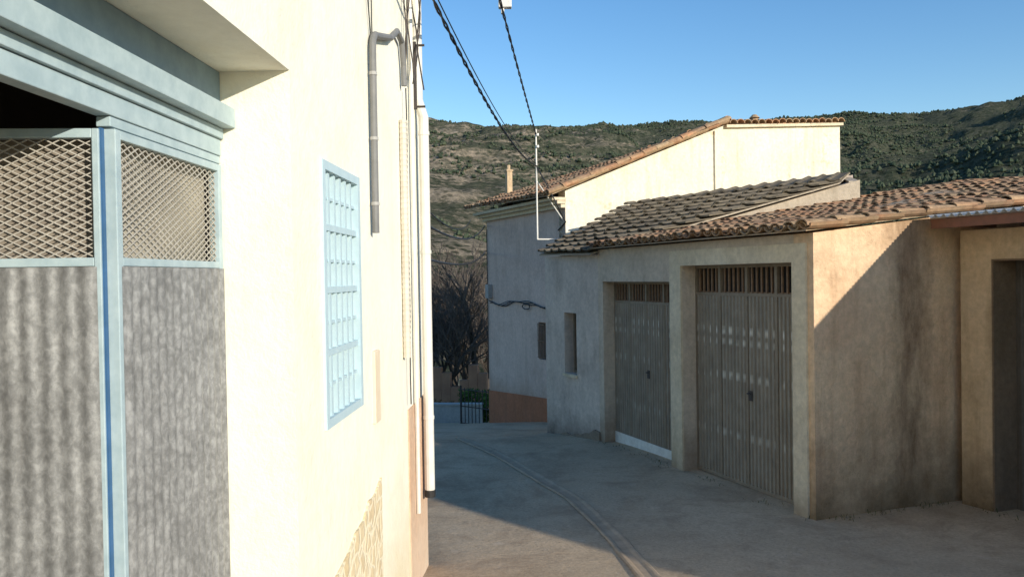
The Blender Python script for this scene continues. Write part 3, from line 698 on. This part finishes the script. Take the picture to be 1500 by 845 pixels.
def leaves(rx,rz,n,size,seed):
    r=random.Random(seed); mb=MB(); cl=[(r.uniform(-.7,.7)*rx,r.uniform(-.7,.7)*rx,r.uniform(.25,.85)*rz,r.uniform(.25,.5)*rx) for _ in range(10)]
    for _ in range(n):
        c=r.choice(cl); d=Vector((r.gauss(0,1),r.gauss(0,1),r.gauss(0,1))).normalized()*c[3]*r.uniform(.5,1.05)
        p=Vector(c[:3])+d; p.z=max(.03,p.z); a=Vector((r.gauss(0,1),r.gauss(0,1),r.gauss(0,1))).normalized(); b=a.orthogonal().normalized()
        s=size*r.uniform(.6,1.3); mb.add([p-a*s,p+b*s*.5,p+a*s,p-b*s*.5],[(0,1,2,3)])
    return mb
bush=[(leaves(.8,1.3,1500,.07,1),M_leaf,"green_shrub","leafy green shrub behind the parapet"),(leaves(.8,1.2,900,.07,2),M_leafo,"rusty_shrub","dry rusty brown shrub beyond parapet wall")]
bm_=[meshof(b_[0],b_[1],b_[2]) for b_ in bush]
for i,(x,y,s,k_) in enumerate([(-2.9,26,.75,0),(-.95,26.6,1.1,0),(-2.2,27.5,.9,1),(-3.4,28,1.0,1),(-1.9,29,.8,0),(-3.9,32,1.3,0),(-1.5,27,.8,1)]):
    o=bpy.data.objects.new(bush[k_][2],bm_[k_]); C.objects.link(o); o.location=(x,y,g(y)-.12+ZO); o.scale=(s,s,s); o.rotation_euler=(0,0,i)
    o["label"]=bush[k_][3]; o["category"]="shrub"; o["group"]="shrubs beyond the parapet"
# dry weeds along wall bases
def tuft(cx,cy,n,h):
    for _ in range(n):
        x=cx+R.gauss(0,.06);y=cy+R.gauss(0,.06);z=g(y)-.01; a=R.random()*6.28; l=h*R.uniform(.5,1.2); o=Vector((math.cos(a),math.sin(a),0)); s=Vector((-o.y,o.x,0))*.004
        p=Vector((x,y,z)); q=p+o*l*.35+Vector((0,0,l*.7)); t=p+o*l*.8+Vector((0,0,l*.8)); WD.add([p-s,p+s,q+s,q-s,t],[(0,1,2,3),(3,2,4)])
WD=MB()
for i in range(22):
    s=R.uniform(.05,1.85); q=FG.p(R.uniform(-.1,-.02),-s,0); tuft(q.x,q.y,4,.06)
for i in range(15):
    q=FS.p(R.uniform(.05,2.5),R.uniform(.02,.1),0); tuft(q.x,q.y,5,.06)
for i in range(20):
    q=FG.p(R.uniform(0,5),R.uniform(.02,.09),0); tuft(q.x,q.y,4,.05)
mk("weeds",WD,M_weed,recalc=False,kind="stuff",label="sparse dry weeds growing along wall bases",category="weeds")
# ================================================================ hills
def ridge(az):
    P=[(-1.4,.15),(-.6,.18),(-.2,.195),(-.11,.19),(-.03,.178),(.1,.180),(.22,.176),(.4,.178),(.5,.178),(.58,.190),(.63,.201),(.8,.215),(1.4,.16)]
    t=math.tan(az) if abs(az)<1.5 else az*3
    t=max(-1.39,min(1.39,t))
    for (a,b),(c,d) in zip(P,P[1:]):
        if t<=c: return b+(d-b)*(t-a)/(c-a)
    return .17
def hz(x,y):
    r=math.hypot(x,y); az=math.atan2(x,y); RR=620+60*math.sin(az*5)
    ry=RR*math.cos(az)*ridge(az) 
    t=(r-50)/(RR-50)
    if t<=1: t=max(0,t); s=t*t*(3-2*t); s=.55*s+.45*t**1.25; z=-9+(ry+9)*s
    else: z=ry-(r-RR)*.2
    f=min(1,max(0,(r-60)/240)); e=1-.8*min(1,max(0,(t-.65)/.25))
    z+=f*e*16*noise.fractal(Vector((x*.007,y*.007,1)),.8,2.1,7)
    q=noise.noise(Vector((x*.004,y*.004,5)))
    st=8+2*q; zz=z/st+.7*noise.noise(Vector((x*.012,y*.012,8))); fr_=zz-math.floor(zz); tz=(math.floor(zz)+min(1,max(0,(fr_-.5)/.25)))*st-.7*st*noise.noise(Vector((x*.012,y*.012,8)))
    k_=.45*f*min(1,max(0,.6+q*1.5)) if t<1.02 else 0
    z=z*(1-k_)+tz*k_
    z+=f*2.2*noise.fractal(Vector((x*.05,y*.05,3)),.7,2.1,4)
    return z
mb=MB(); NA=520; NRr=190; A0=-1.2; A1=1.2; vs=[]
rr=[45+ (1000-45)*(j/(NRr-1))**1.15 for j in range(NRr)]
for j in range(NRr):
    for i in range(NA):
        az=A0+(A1-A0)*i/(NA-1); x=rr[j]*math.sin(az); y=rr[j]*math.cos(az); vs.append((x,y,hz(x,y)))
mb.add(vs,[(j*NA+i,j*NA+i+1,(j+1)*NA+i+1,(j+1)*NA+i) for j in range(NRr-1) for i in range(NA-1)])
mk("hills",mb,M_hill,recalc=False,smooth=True,kind="structure")
mb=MB(); cnt=0
for _ in range(130000):
    if cnt>36000: break
    az=R.uniform(-.2,.66); r_=math.sqrt(R.uniform(130**2,700**2)); x=r_*math.sin(az); y=r_*math.cos(az)
    dens=noise.fractal(Vector((x*.014,y*.014,9)),.7,2.1,5)*1.1+(.45 if az>.12 else .04)+(.2 if r_<300 else 0)
    if R.random()>dens: continue
    cnt+=1; h=R.uniform(.7,2.0)*(.65+.35*R.random()); z=hz(x,y)-.25; w=h*R.uniform(.40,.62); o=R.random()*6
    n=5; vs=[(x+R.uniform(-.1,.1),y,z+h)]
    for zz,k2 in ((.72,.62),(.35,1.0)):
        vs+=[(x+k2*w*math.cos(o+k_*6.283/n)*R.uniform(.75,1.2),y+k2*w*math.sin(o+k_*6.283/n)*R.uniform(.75,1.2),z+h*(zz+R.uniform(-.1,.1))) for k_ in range(n)]
    vs.append((x,y,z))
    mb.add(vs,[(0,1+k_,1+(k_+1)%n) for k_ in range(n)]+[(1+k_,n+1+k_,n+1+(k_+1)%n,1+(k_+1)%n) for k_ in range(n)]+[(2*n+1,n+1+(k_+1)%n,n+1+k_) for k_ in range(n)])
mk("pine_forest",mb,M_pine,recalc=False,kind="stuff",label="distant dark green pines scattered over rocky hillside",category="forest")

# ================================================================ light, sky, camera
sc_=bpy.context.scene
w=bpy.data.worlds.new("World"); sc_.world=w; w.use_nodes=True; nt=w.node_tree
sky=nt.nodes.new("ShaderNodeTexSky"); sky.sky_type='NISHITA'; sky.sun_disc=False
sky.sun_elevation=math.asin(SUN.z); sky.sun_rotation=math.atan2(SUN.x,SUN.y); sky.altitude=300; sky.air_density=1.1; sky.dust_density=.15; sky.ozone_density=2.2
hs=nt.nodes.new("ShaderNodeHueSaturation"); hs.inputs["Hue"].default_value=.506; hs.inputs["Saturation"].default_value=1.27; hs.inputs["Value"].default_value=1.28
nt.links.new(sky.outputs[0],hs.inputs["Color"])
nt.links.new(hs.outputs[0],nt.nodes["Background"].inputs[0]); nt.nodes["Background"].inputs[1].default_value=.15
sl_=bpy.data.lights.new("sun","SUN"); sl_.energy=5; sl_.angle=math.radians(.5); sl_.color=(1,.92,.78)
so=bpy.data.objects.new("sun",sl_); C.objects.link(so); so.rotation_euler=SUN.to_track_quat('Z','Y').to_euler(); so.location=(20,-20,20)
cam=bpy.data.cameras.new("camera"); cam.lens=28.8; cam.sensor_width=36; cam.clip_end=6000; cam.clip_start=.05
co=bpy.data.objects.new("camera",cam); C.objects.link(co); co.location=(0,0,ZO)
co.rotation_euler=(Matrix.Rotation(math.radians(90-.86),3,'X')@Matrix.Rotation(-.016,3,'Z')).to_euler()
sc_.camera=co
sc_.view_settings.view_transform='Standard'; sc_.view_settings.look='None'; sc_.view_settings.exposure=0
